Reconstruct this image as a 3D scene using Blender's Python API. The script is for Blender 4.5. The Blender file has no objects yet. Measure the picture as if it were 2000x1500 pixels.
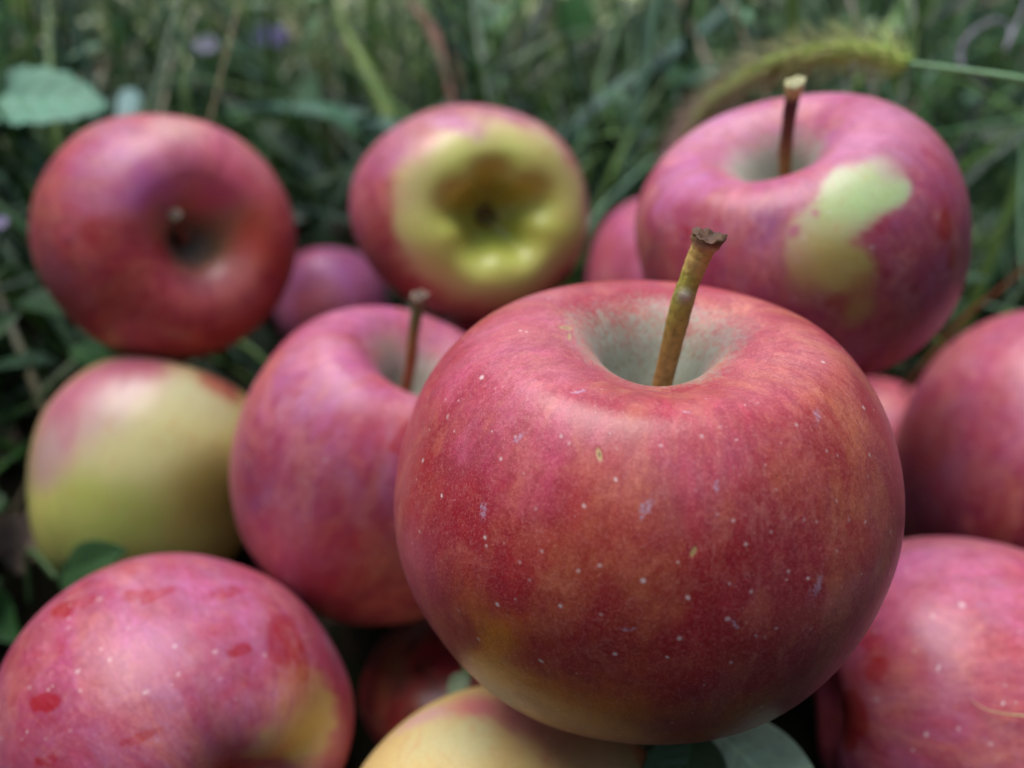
import bpy, math, random
import numpy as np
from mathutils import Vector, Matrix
random.seed(7); rng = np.random.default_rng(7)
SC = bpy.context.scene; COL = SC.collection
def R(a): return math.radians(a)
def lin(c):
    c = np.asarray(c, float) / 255.0
    return np.where(c <= 0.04045, c / 12.92, ((c + 0.055) / 1.055) ** 2.4)
def L4(c): return tuple(lin(c)) + (1.0,)

# ------------------------------------------------------------------ camera
PITCH = R(32); CAM = np.array([0.0, 0.0, 0.205]); FPX = 1570.0
FWD = np.array([0, math.cos(PITCH), -math.sin(PITCH)]); UP = np.array([0, math.sin(PITCH), math.cos(PITCH)]); RT = np.array([1.0, 0, 0])
cd = bpy.data.cameras.new('camera'); cam = bpy.data.objects.new('camera', cd); COL.objects.link(cam)
cam.location = CAM; cam.rotation_euler = (math.pi / 2 - PITCH, 0, 0)
cd.sensor_width = 36; cd.lens = 36 * FPX / 2000; cd.clip_start = 0.002; cd.clip_end = 200
cd.dof.use_dof = True; cd.dof.focus_distance = 0.117; cd.dof.aperture_fstop = 8.4
SC.camera = cam

# ------------------------------------------------------------------ light
w = bpy.data.worlds.new('World'); SC.world = w; w.use_nodes = True
nt = w.node_tree; bg = nt.nodes['Background']
sky = nt.nodes.new('ShaderNodeTexSky'); sky.sky_type = 'NISHITA'; sky.sun_disc = False
SUN_EL, SUN_AZ = R(72), R(-60)
sky.sun_elevation = SUN_EL; sky.sun_rotation = SUN_AZ; sky.air_density = 1.3; sky.dust_density = 1.5; sky.ozone_density = 1.5
nt.links.new(sky.outputs[0], bg.inputs[0]); bg.inputs[1].default_value = 0.1
sl = bpy.data.lights.new('sun', 'SUN'); sl.energy = 1.5; sl.angle = R(44); sl.color = (1, 0.97, 0.95)
so = bpy.data.objects.new('sun', sl); COL.objects.link(so)
sd = Vector((math.sin(SUN_AZ) * math.cos(SUN_EL), math.cos(SUN_AZ) * math.cos(SUN_EL), math.sin(SUN_EL)))
so.rotation_euler = sd.to_track_quat('Z', 'Y').to_euler()
SC.view_settings.view_transform = 'Standard'; SC.view_settings.look = 'None'
SC.view_settings.exposure = 1.22; SC.view_settings.gamma = 1
SC.render.engine = 'CYCLES'; SC.cycles.use_denoising = True; SC.cycles.max_bounces = 8

# ------------------------------------------------------------------ helpers
def at(px, py, d):
    return CAM + d * (FWD + (px - 1000) / FPX * RT - (py - 750) / FPX * UP)
def proj(p):
    q = np.atleast_2d(p) - CAM; d = q @ FWD; dd = np.where(np.abs(d) < 1e-6, 1e-6, d)
    return 1000 + FPX * (q @ RT) / dd, 750 - FPX * (q @ UP) / dd, d
def tag(o, label=None, cat=None, group=None, kind=None):
    if label: o['label'] = label
    if cat: o['category'] = cat
    if group: o['group'] = group
    if kind: o['kind'] = kind
    return o
def empty(name, loc):
    o = bpy.data.objects.new(name, None); o.empty_display_size = 0.01; COL.objects.link(o); o.location = loc; return o
def mesh_obj(name, verts, faces, mat, parent=None, smooth=True, attrs=None):
    verts = np.asarray(verts, float)
    if parent is not None: verts = verts - np.array(parent.location)
    me = bpy.data.meshes.new(name)
    me.vertices.add(len(verts)); me.vertices.foreach_set('co', verts.astype(np.float32).ravel())
    if isinstance(faces, np.ndarray):
        n, k = faces.shape
        me.loops.add(n * k); me.polygons.add(n)
        me.loops.foreach_set('vertex_index', faces.astype(np.int32).ravel())
        me.polygons.foreach_set('loop_start', np.arange(0, n * k, k, dtype=np.int32))
        me.polygons.foreach_set('loop_total', np.full(n, k, dtype=np.int32))
    else:
        tot = np.array([len(f) for f in faces], dtype=np.int32)
        me.loops.add(int(tot.sum())); me.polygons.add(len(faces))
        me.loops.foreach_set('vertex_index', np.concatenate([np.asarray(f, np.int32) for f in faces]))
        me.polygons.foreach_set('loop_start', np.concatenate([[0], np.cumsum(tot)[:-1]]).astype(np.int32))
        me.polygons.foreach_set('loop_total', tot)
    me.polygons.foreach_set('use_smooth', np.full(len(me.polygons), smooth))
    me.update(calc_edges=True)
    for k, v in (attrs or {}).items():
        v = np.asarray(v, np.float32)
        if v.ndim == 1:
            a = me.attributes.new(k, 'FLOAT', 'POINT'); a.data.foreach_set('value', v)
        else:
            if k == 'col' or k == 'tint':
                a = me.attributes.new(k, 'FLOAT_COLOR', 'POINT')
                a.data.foreach_set('color', np.concatenate([v[:, :3], np.ones((len(v), 1), np.float32)], 1).ravel())
            else:
                a = me.attributes.new(k, 'FLOAT_VECTOR', 'POINT'); a.data.foreach_set('vector', v.ravel())
    me.materials.append(mat)
    o = bpy.data.objects.new(name, me); COL.objects.link(o)
    if parent is not None: o.parent = parent
    return o
def catmull(P, n):
    P = np.asarray(P, float); Q = np.vstack([2 * P[0] - P[1], P, 2 * P[-1] - P[-2]]); out = []
    m = len(P) - 1; t = np.linspace(0, m, n)
    i = np.minimum(t.astype(int), m - 1); f = (t - i)[:, None]
    a, b, c, d = Q[i], Q[i + 1], Q[i + 2], Q[i + 3]
    return 0.5 * ((2 * b) + (-a + c) * f + (2 * a - 5 * b + 4 * c - d) * f ** 2 + (-a + 3 * b - 3 * c + d) * f ** 3)
def tube(path, rad, k=10, rough=0.0, seed=0):
    """closed tapered tube round a path; returns verts, faces(list)"""
    path = np.asarray(path, float); n = len(path); rad = np.broadcast_to(rad, (n,))
    T = np.gradient(path, axis=0); T /= np.linalg.norm(T, axis=1)[:, None] + 1e-12
    ref = np.array([0.31, 0.83, 0.46]) if abs(T[0] @ np.array([0.31, 0.83, 0.46])) < 0.9 else np.array([0.9, 0.1, -0.4])
    V = []; g = np.random.default_rng(seed)
    a = np.arange(k) / k * 2 * math.pi
    for i in range(n):
        x = ref - T[i] * (ref @ T[i]); x /= np.linalg.norm(x); ref = x; y = np.cross(T[i], x)
        r = rad[i] * (1 + rough * g.uniform(-1, 1, k))
        V.append(path[i] + (np.cos(a) * r)[:, None] * x + (np.sin(a) * r)[:, None] * y)
    V = np.vstack(V); F = []
    for i in range(n - 1):
        for j in range(k):
            F.append((i * k + j, i * k + (j + 1) % k, (i + 1) * k + (j + 1) % k, (i + 1) * k + j))
    F.append(tuple(range(k))[::-1]); F.append(tuple((n - 1) * k + j for j in range(k)))
    return V, F

class NB:
    def __init__(s, name):
        s.m = bpy.data.materials.new(name); s.m.use_nodes = True; s.t = s.m.node_tree; s.n = s.t.nodes; s.l = s.t.links
        s.b = s.n['Principled BSDF']; s.out = s.n['Material Output']
    def new(s, ty, **k):
        q = s.n.new(ty)
        for a, b in k.items(): setattr(q, a, b)
        return q
    def lk(s, a, b): s.l.new(a, b)
    def attr(s, name, out='Fac'):
        q = s.new('ShaderNodeAttribute'); q.attribute_name = name; return q.outputs[out]
    def noise(s, vec, scale, detail=3, rough=0.5, dist=0.0):
        q = s.new('ShaderNodeTexNoise'); q.inputs['Scale'].default_value = scale; q.inputs['Detail'].default_value = detail
        q.inputs['Roughness'].default_value = rough; q.inputs['Distortion'].default_value = dist
        if vec is not None: s.lk(vec, q.inputs['Vector'])
        return q.outputs['Fac']
    def ramp(s, fac, lo, hi, a=0.0, b=1.0):
        q = s.new('ShaderNodeMapRange'); q.interpolation_type = 'SMOOTHSTEP'
        for i, v in zip((1, 2, 3, 4), (lo, hi, a, b)): q.inputs[i].default_value = v
        s.lk(fac, q.inputs[0]); return q.outputs[0]
    def math(s, op, a, b=None, c=None):
        q = s.new('ShaderNodeMath', operation=op)
        for i, v in enumerate((a, b, c)):
            if v is None: continue
            if isinstance(v, (int, float)): q.inputs[i].default_value = v
            else: s.lk(v, q.inputs[i])
        return q.outputs[0]
    def mix(s, f, a, b, mode='MIX'):
        q = s.new('ShaderNodeMix', data_type='RGBA', blend_type=mode)
        for i, v in ((0, f), (6, a), (7, b)):
            if isinstance(v, (int, float)): q.inputs[i].default_value = v
            elif isinstance(v, tuple): q.inputs[i].default_value = v
            else: s.lk(v, q.inputs[i])
        return q.outputs[2]

# ------------------------------------------------------------------ materials
def skin_material(name, hero=False):
    N = NB(name)
    oc = N.attr('oc', 'Vector'); st = N.attr('st', 'Vector'); tint = N.attr('tint', 'Color')
    blush = N.attr('blush'); cav = N.attr('cav'); bloom_sheen = N.attr('bloom_sheen'); spot = N.attr('spot'); scar = N.attr('scar'); rub = N.attr('rub')
    blush = N.ramp(N.math('ADD', blush, N.math('MULTIPLY_ADD', N.noise(st, 9, 4, 0.6), 0.7, -0.35)), 0.15, 0.8)
    rub = N.ramp(N.math('ADD', rub, N.math('MULTIPLY_ADD', N.noise(st, 22, 5, 0.7), 1.3, -0.65)), 0.25, 0.95, 0.0, 0.8)
    s1 = N.ramp(N.noise(st, 7, 5, 0.62, 0.4), 0.42, 0.68)
    s2 = N.ramp(N.noise(st, 19, 5, 0.7, 0.15), 0.44, 0.62)
    s3 = N.ramp(N.noise(st, 3.1, 3, 0.5, 0.6), 0.46, 0.66)
    c = tint
    c = N.mix(N.math('MULTIPLY', N.math('MULTIPLY', s1, blush), 0.72), c, L4((150, 18, 34)))
    c = N.mix(N.math('MULTIPLY', N.math('MULTIPLY', s3, blush), 0.42), c, L4((208, 128, 78)))
    o1 = N.ramp(N.noise(oc, 60, 4, 0.6, 1.0), 0.5, 0.68)
    c = N.mix(N.math('MULTIPLY', N.math('MULTIPLY', o1, blush), 0.24), c, L4((206, 120, 76)))
    c = N.mix(N.math('MULTIPLY', N.math('MULTIPLY', s2, blush), 0.5), c, L4((150, 22, 40)))
    s4 = N.ramp(N.noise(st, 42, 3, 0.7, 0.1), 0.4, 0.7); s5 = N.ramp(N.noise(st, 30, 3, 0.7, 0.1), 0.45, 0.7)
    stm = N.math('MULTIPLY', blush, N.ramp(N.noise(oc, 34, 3, 0.6, 0.5), 0.42, 0.66))
    c = N.mix(N.math('MULTIPLY', N.math('MULTIPLY', s4, stm), 0.6), c, L4((150, 20, 38)))
    c = N.mix(N.math('MULTIPLY', N.math('MULTIPLY', s5, stm), 0.26), c, L4((222, 150, 130)))
    # mottled patches
    m1 = N.ramp(N.noise(oc, 75, 4, 0.6, 0.5), 0.52, 0.66)
    c = N.mix(N.math('MULTIPLY', N.math('MULTIPLY', m1, blush), 0.5), c, L4((176, 36, 44)))
    m4 = N.ramp(N.noise(oc, 40, 4, 0.6, 1.2), 0.52, 0.66); m5 = N.ramp(N.noise(oc, 33, 4, 0.6, 1.0), 0.54, 0.68); m6 = N.ramp(N.noise(oc, 52, 4, 0.6, 1.0), 0.56, 0.7)
    k4 = 0.25 if hero else 0.5
    c = N.mix(N.math('MULTIPLY', N.math('MULTIPLY', m4, blush), k4), c, L4((150, 20, 36)))
    c = N.mix(N.math('MULTIPLY', N.math('MULTIPLY', m5, blush), 0.04 if hero else 0.2), c, L4((128, 34, 84)))
    c = N.mix(N.math('MULTIPLY', N.math('MULTIPLY', m6, blush), k4 * 0.9), c, L4((222, 128, 104)))
    # fine grain of the peel, with tiny glints painted in as light specks
    g1 = N.noise(oc, 1500 if hero else 900, 3, 0.75)
    g0 = N.noise(oc, 3600, 3, 0.8); gb = N.math('MULTIPLY_ADD', blush, 0.7, 0.3)
    c = N.mix(N.math('MULTIPLY', N.math('MULTIPLY', N.ramp(g0, 0.5, 0.72), gb), 0.42 if hero else 0.15), c, L4((224, 150, 138)))
    c = N.mix(N.math('MULTIPLY', N.ramp(g0, 0.5, 0.3), 0.42 if hero else 0.15), c, L4((104, 10, 24)))
    m2 = N.ramp(N.noise(oc, 260, 4, 0.7, 0.4), 0.45, 0.68)
    c = N.mix(N.math('MULTIPLY', N.math('MULTIPLY', m2, blush), 0.38), c, L4((150, 24, 32)))
    m3 = N.ramp(N.noise(oc, 170, 4, 0.7, 0.6), 0.52, 0.7)
    c = N.mix(N.math('MULTIPLY', N.math('MULTIPLY', m3, blush), 0.3), c, L4((214, 122, 92)))
    g2 = N.ramp(N.noise(oc, 700, 3, 0.7), 0.35, 0.7)
    c = N.mix(N.math('MULTIPLY', N.ramp(g1, 0.5, 0.75), 0.24 if hero else 0.12), c, L4((222, 156, 146)))
    c = N.mix(N.math('MULTIPLY', N.ramp(g1, 0.5, 0.28), 0.22 if hero else 0.12), c, L4((110, 20, 34)))
    # waxy bloom, worn away in places; its tint also paints the cool sky sheen
    bn = N.ramp(N.noise(oc, 48, 5, 0.6, 0.8), 0.36, 0.66)
    bn2 = N.ramp(N.noise(st, 9, 4, 0.6, 0.5), 0.3, 0.7, 0.55, 1.0)
    bf = N.math('MULTIPLY', N.math('MULTIPLY', bloom_sheen, N.math('MULTIPLY_ADD', bn, 0.6, 0.4)), bn2)
    bf = N.math('MULTIPLY', bf, N.math('SUBTRACT', 1.0, rub))
    bf = N.math('MULTIPLY', bf, N.math('MULTIPLY_ADD', g2, 0.3, 0.7))
    c = N.mix(N.math('MULTIPLY', bf, 0.32 if hero else 0.38), c, L4((212, 160, 184) if hero else (198, 156, 204)))
    sc_ = N.ramp(N.math('ADD', N.attr('scuff'), N.math('MULTIPLY', N.noise(oc, 2300, 4, 0.8), 2.6)), 2.0, 2.5)
    c = N.mix(N.math('MULTIPLY', sc_, 0.55), c, L4((190, 170, 190)))
    c = N.mix(N.math('MULTIPLY', rub, 0.75), c, L4((160, 20, 28)))
    # cavity russet
    cn = N.math('ADD', N.ramp(N.noise(oc, 150, 4, 0.6), 0.3, 0.7, -0.08, 0.08), N.ramp(N.noise(st, 24, 4, 0.7), 0.3, 0.7, -0.14, 0.14))
    cf = N.ramp(N.math('ADD', cav, cn), 0.18, 0.85)
    rc = N.mix(N.noise(oc, 220, 4, 0.7), L4((122, 126, 98)), L4((180, 184, 168)))
    rc = N.mix(N.math('MULTIPLY', N.ramp(N.noise(st, 34, 4, 0.7), 0.5, 0.72), 0.6), rc, L4((150, 118, 80)))
    rc = N.mix(N.math('MULTIPLY', N.ramp(N.noise(oc, 1100, 3, 0.7), 0.6, 0.72), 0.6), rc, L4((84, 78, 60)))
    yl = N.math('MULTIPLY', N.math('SUBTRACT', 1.0, blush), N.ramp(N.noise(st, 14, 5, 0.7, 0.4), 0.5, 0.75))
    c = N.mix(N.math('MULTIPLY', yl, 0.4), c, L4((206, 128, 92)))
    c = N.mix(cf, c, rc)
    # lenticels
    v = N.new('ShaderNodeTexVoronoi'); v.inputs['Scale'].default_value = 270 if hero else 250; N.lk(oc, v.inputs['Vector'])
    sep = N.new('ShaderNodeSeparateColor'); N.lk(v.outputs['Color'], sep.inputs[0])
    rad = N.math('MULTIPLY_ADD', sep.outputs[0], 0.07, 0.03)
    dot = N.ramp(N.math('DIVIDE', v.outputs['Distance'], rad), 1.15, 0.55, 0.0, 1.0)
    dot = N.math('MULTIPLY', dot, N.ramp(cav, 0.5, 0.1))
    dot = N.math('MULTIPLY', dot, 0.4 if hero else 0.6)
    c = N.mix(dot, c, L4((232, 208, 202)))
    v2 = N.new('ShaderNodeTexVoronoi'); v2.inputs['Scale'].default_value = 520; N.lk(oc, v2.inputs['Vector'])
    dk = N.ramp(v2.outputs['Distance'], 0.075, 0.03)
    c = N.mix(N.math('MULTIPLY', dk, 0.6 if hero else 0.3), c, L4((70, 34, 34)))
    c = N.mix(N.math('MULTIPLY', N.ramp(spot, 0.1, 0.95), 0.85), c, L4((230, 204, 198)))
    c = N.mix(N.ramp(spot, 1.25, 1.7), c, L4((96, 70, 50)))
    c = N.mix(N.math('MULTIPLY', N.ramp(scar, 0.2, 0.9), 0.85), c, L4((188, 158, 104)))
    c = N.mix(N.ramp(scar, 1.1, 1.5), c, L4((120, 92, 52)))
    N.lk(c, N.b.inputs['Base Color'])
    rg = N.math('MULTIPLY_ADD', bf, 0.24, 0.25); rg = N.math('ADD', rg, N.math('MULTIPLY', cf, 0.3))
    rg = N.math('ADD', rg, N.math('MULTIPLY', g1, 0.16))
    N.lk(rg, N.b.inputs['Roughness'])
    N.b.inputs['Specular IOR Level'].default_value = 0.5
    N.b.inputs['Sheen Weight'].default_value = 0.03; N.b.inputs['Sheen Roughness'].default_value = 0.45
    N.b.inputs['Sheen Tint'].default_value = L4((225, 205, 240))
    N.b.inputs['Subsurface Weight'].default_value = 0.12 if hero else 0.0
    N.b.inputs['Subsurface Radius'].default_value = (1.0, 0.35, 0.25); N.b.inputs['Subsurface Scale'].default_value = 0.002
    bmp = N.new('ShaderNodeBump'); bmp.inputs['Strength'].default_value = 0.6; bmp.inputs['Distance'].default_value = 0.00015
    h = N.math('ADD', N.math('MULTIPLY', g1, 0.5), N.math('MULTIPLY', N.noise(oc, 240, 3, 0.6), 1.2))
    h = N.math('ADD', h, N.math('MULTIPLY', dot, 0.4))
    N.lk(h, bmp.inputs['Height']); N.lk(bmp.outputs[0], N.b.inputs['Normal'])
    return N.m
def colattr_material(name, rough=0.5, trans=0.0, var=0.25, scale=300, bump=0.0):
    N = NB(name); c = N.attr('col', 'Color')
    g = N.new('ShaderNodeNewGeometry')
    n = N.noise(g.outputs['Position'], scale, 4, 0.65)
    dark = N.mix(1.0, c, (0.45, 0.42, 0.38, 1), 'MULTIPLY')
    c = N.mix(N.math('MULTIPLY', N.ramp(n, 0.55, 0.3), var * 2), c, dark)
    N.lk(c, N.b.inputs['Base Color']); N.b.inputs['Roughness'].default_value = rough
    if bump:
        b = N.new('ShaderNodeBump'); b.inputs['Strength'].default_value = 0.6; b.inputs['Distance'].default_value = bump
        N.lk(n, b.inputs['Height']); N.lk(b.outputs[0], N.b.inputs['Normal'])
    if trans:
        tr = N.new('ShaderNodeBsdfTranslucent'); N.lk(c, tr.inputs[0]); mx = N.new('ShaderNodeMixShader')
        mx.inputs[0].default_value = trans; N.lk(N.b.outputs[0], mx.inputs[1]); N.lk(tr.outputs[0], mx.inputs[2]); N.lk(mx.outputs[0], N.out.inputs[0])
    return N.m
M_HERO = skin_material('apple_skin_near', True); M_SKIN = skin_material('apple_skin')
M_STEM = colattr_material('stem_bark', 0.6, 0, 0.3, 900, 0.0003)
M_BLADE = colattr_material('grass_blade', 0.5, 0.18, 0.15, 120)
M_LEAF = colattr_material('leaf_green', 0.5, 0.25, 0.18, 260, 0.0002)
M_DRY = colattr_material('dry_plant', 0.75, 0.12, 0.3, 300, 0.0002)
def ground_material():
    N = NB('soil'); tc = N.new('ShaderNodeTexCoord').outputs['Object']
    n = N.noise(tc, 9, 8, 0.65); n2 = N.noise(tc, 90, 5, 0.7)
    c = N.mix(N.ramp(n, 0.35, 0.65), L4((34, 28, 20)), L4((34, 40, 24)))
    c = N.mix(N.ramp(n2, 0.45, 0.65), c, L4((50, 42, 32)))
    N.lk(c, N.b.inputs['Base Color']); N.b.inputs['Roughness'].default_value = 0.95; N.b.inputs['Specular IOR Level'].default_value = 0.1
    b = N.new('ShaderNodeBump'); b.inputs['Distance'].default_value = 0.01; N.lk(n2, b.inputs['Height']); N.lk(b.outputs[0], N.b.inputs['Normal'])
    return N.m

# ------------------------------------------------------------------ ground
def gz(x, y):
    return 0.006 * np.sin(9 * x + 1) * np.cos(7 * y) + 0.004 * np.sin(23 * x + 11 * y) + 0.05 * np.clip((y - 0.5), 0, 2.5) + 0.008
def build_ground():
    c = np.concatenate([-np.geomspace(60, 1.6, 14), np.linspace(-1.5, 1.5, 90), np.geomspace(1.6, 60, 14)])
    X, Y = np.meshgrid(c, c + 0.6); Z = gz(X, Y); n = len(c)
    V = np.stack([X.ravel(), Y.ravel(), Z.ravel()], 1)
    i = np.arange(n - 1); A, B = np.meshgrid(i, i); a = (B * n + A).ravel()
    F = np.stack([a, a + 1, a + n + 1, a + n], 1)
    tag(mesh_obj('ground', V, F, ground_material()), kind='structure')
build_ground()

# ------------------------------------------------------------------ apples
PROF = {
 'round': [(0, .30), (.06, .31), (.13, .46), (.22, .65), (.36, .78), (.52, .835), (.70, .77), (.87, .57), (.97, .30), (1.0, .0), (.97, -.30), (.87, -.56), (.71, -.76), (.54, -.86), (.38, -.865), (.26, -.79), (.15, -.70), (.07, -.66), (0, -.655)],
 'hero': [(0, .18), (.05, .19), (.10, .32), (.155, .50), (.215, .655), (.30, .75), (.43, .795), (.57, .775), (.71, .695), (.855, .51), (.962, .255), (1.0, .0), (.965, -.30), (.86, -.56), (.70, -.75), (.52, -.85), (.36, -.86), (.25, -.79), (.14, -.70), (.07, -.66), (0, -.655)],
 'calyx': [(0, .40), (.07, .41), (.15, .52), (.24, .66), (.36, .78), (.52, .835), (.70, .77), (.87, .57), (.97, .30), (1.0, .0), (.98, -.30), (.90, -.58), (.77, -.79), (.60, -.885), (.46, -.88), (.34, -.79), (.23, -.65), (.12, -.56), (.06, -.54), (0, -.535)],
 'shallow': [(0, .44), (.08, .45), (.17, .53), (.28, .67), (.40, .785), (.54, .83), (.71, .765), (.87, .57), (.97, .30), (1.0, .0), (.97, -.30), (.87, -.56), (.71, -.76), (.54, -.86), (.38, -.865), (.26, -.79), (.15, -.70), (.07, -.66), (0, -.655)],
 'conic': [(0, .42), (.07, .43), (.15, .54), (.25, .68), (.38, .80), (.55, .85), (.74, .78), (.91, .55), (1.0, .26), (.99, -.02), (.92, -.32), (.80, -.60), (.65, -.80), (.50, -.90), (.37, -.90), (.26, -.82), (.15, -.72), (.07, -.68), (0, -.67)],
}
def apple_shape(sp, nt, ns):
    """unit apple in its own frame (z = stem axis)"""
    pr = catmull(PROF[sp.get('prof', 'round')], 400)
    L = np.concatenate([[0], np.cumsum(np.linalg.norm(np.diff(pr, axis=0), axis=1))]); L /= L[-1]
    s = np.linspace(0, 1, ns); r = np.interp(s, L, pr[:, 0]); z = np.interp(s, L, pr[:, 1])
    r[0] = r[-1] = 1e-5
    th = np.arange(nt) / nt * 2 * math.pi
    S, T = np.meshgrid(s, th, indexing='ij'); Rr = np.repeat(np.abs(r)[:, None], nt, 1); Z = np.repeat(z[:, None], nt, 1)
    g = np.random.default_rng(sp['seed']); p = g.uniform(0, 6.28, 8)
    wb = np.clip((S - 0.5) / 0.4, 0, 1) ** 1.5; wt = np.clip((0.35 - S) / 0.25, 0, 1)
    lob = sp.get('lobe', 0.03)
    f = 1 + lob * wb * np.cos(5 * (T - p[0])) + 0.35 * lob * wt * np.cos(5 * (T - p[0])) + 0.014 * np.cos(2 * (T - p[1])) + 0.010 * np.cos(3 * (T - p[2])) \
        + 0.006 * np.sin(7 * S * 3 + 4 * T + p[3])
    Z = Z + Z * 0.9 * lob * wb * np.cos(5 * (T - p[0])) * np.clip(Rr * 3, 0, 1) * np.clip((0.9 - Rr) * 4, 0, 1)
    if sp.get('dimple'):
        Z = Z - sp['dimple'] * np.clip(S - .7, 0, 1) * 0
    if sp.get('ridge'):
        Z = Z - sp['ridge'] * wb * np.cos(5 * (T - p[0])) * np.exp(-((Rr - .33) / .13) ** 2)
    Rr = Rr * f
    ta, tm = sp.get('tilt', (p[4], 0.03))
    Z = Z + tm * Rr * np.cos(T - ta)
    for (dt, w_, dz) in sp.get('lip', []):
        a = np.angle(np.exp(1j * (T - dt)))
        Z = Z - dz * np.exp(-(a / w_) ** 2) * np.exp(-((Rr - .38) / .22) ** 2)
    X = Rr * np.cos(T); Y = Rr * np.sin(T)
    return np.stack([X, Y, Z], -1).reshape(-1, 3), S.ravel(), T.ravel(), Rr.ravel(), Z.ravel()
def frame(c, sp):
    """world axes of an apple at c from how its axis leans as seen"""
    u, v, sgn = sp['axis']; tc = CAM - c; tc /= np.linalg.norm(tc)
    r_ = np.cross(UP, tc); r_ /= np.linalg.norm(r_); u_ = np.cross(tc, r_)
    z = u * r_ + v * u_ + sgn * math.sqrt(max(0, 1 - u * u - v * v)) * tc
    ref = tc if abs(z @ tc) < 0.9 else u_
    x = ref - z * (ref @ z); x /= np.linalg.norm(x); y = np.cross(z, x)
    return np.stack([x, y, z]), r_, u_
def place(P, c, sp, k):
    A, r_, u_ = frame(c, sp); W = (P * sp['R']) @ A
    W = W + ((k - 1) * (W @ u_))[:, None] * u_
    return W + c
def fit(sp):
    if 'at' in sp: return np.array(sp['at']), 1.0
    P = apple_shape(sp, 96, 60)[0]; x0, x1, y0, y1 = sp['box']; Rr = sp['R']
    d = Rr * FPX / ((x1 - x0) / 2); c = at((x0 + x1) / 2, (y0 + y1) / 2, d); k = 1.0
    for _ in range(25):
        px, py, _d = proj(place(P, c, sp, k)); a, b, e, f = px.min(), px.max(), py.min(), py.max()
        q = c - CAM; d = q @ FWD; cx = q @ RT / d; cy = q @ UP / d
        cx += 0.8 * ((x0 + x1) - (a + b)) / 2 / FPX; cy -= 0.8 * ((y0 + y1) - (e + f)) / 2 / FPX
        d *= ((b - a) / (x1 - x0)) ** 0.8; k *= ((y1 - y0) / (f - e)) ** 0.5; k = min(max(k, 0.88), 1.12)
        c = CAM + d * (FWD + cx * RT + cy * UP)
    return c, k
def warp(P, seed, amp, fr):
    g = np.random.default_rng(seed); out = P.copy()
    for _ in range(8):
        k = g.normal(size=3) * fr; v = g.normal(size=3) * amp / 2.2
        out = out + np.sin(P @ k + g.uniform(0, 6.28))[:, None] * v; fr *= 1.7; amp *= 0.62
    return out
APPLE_POS = []
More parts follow.
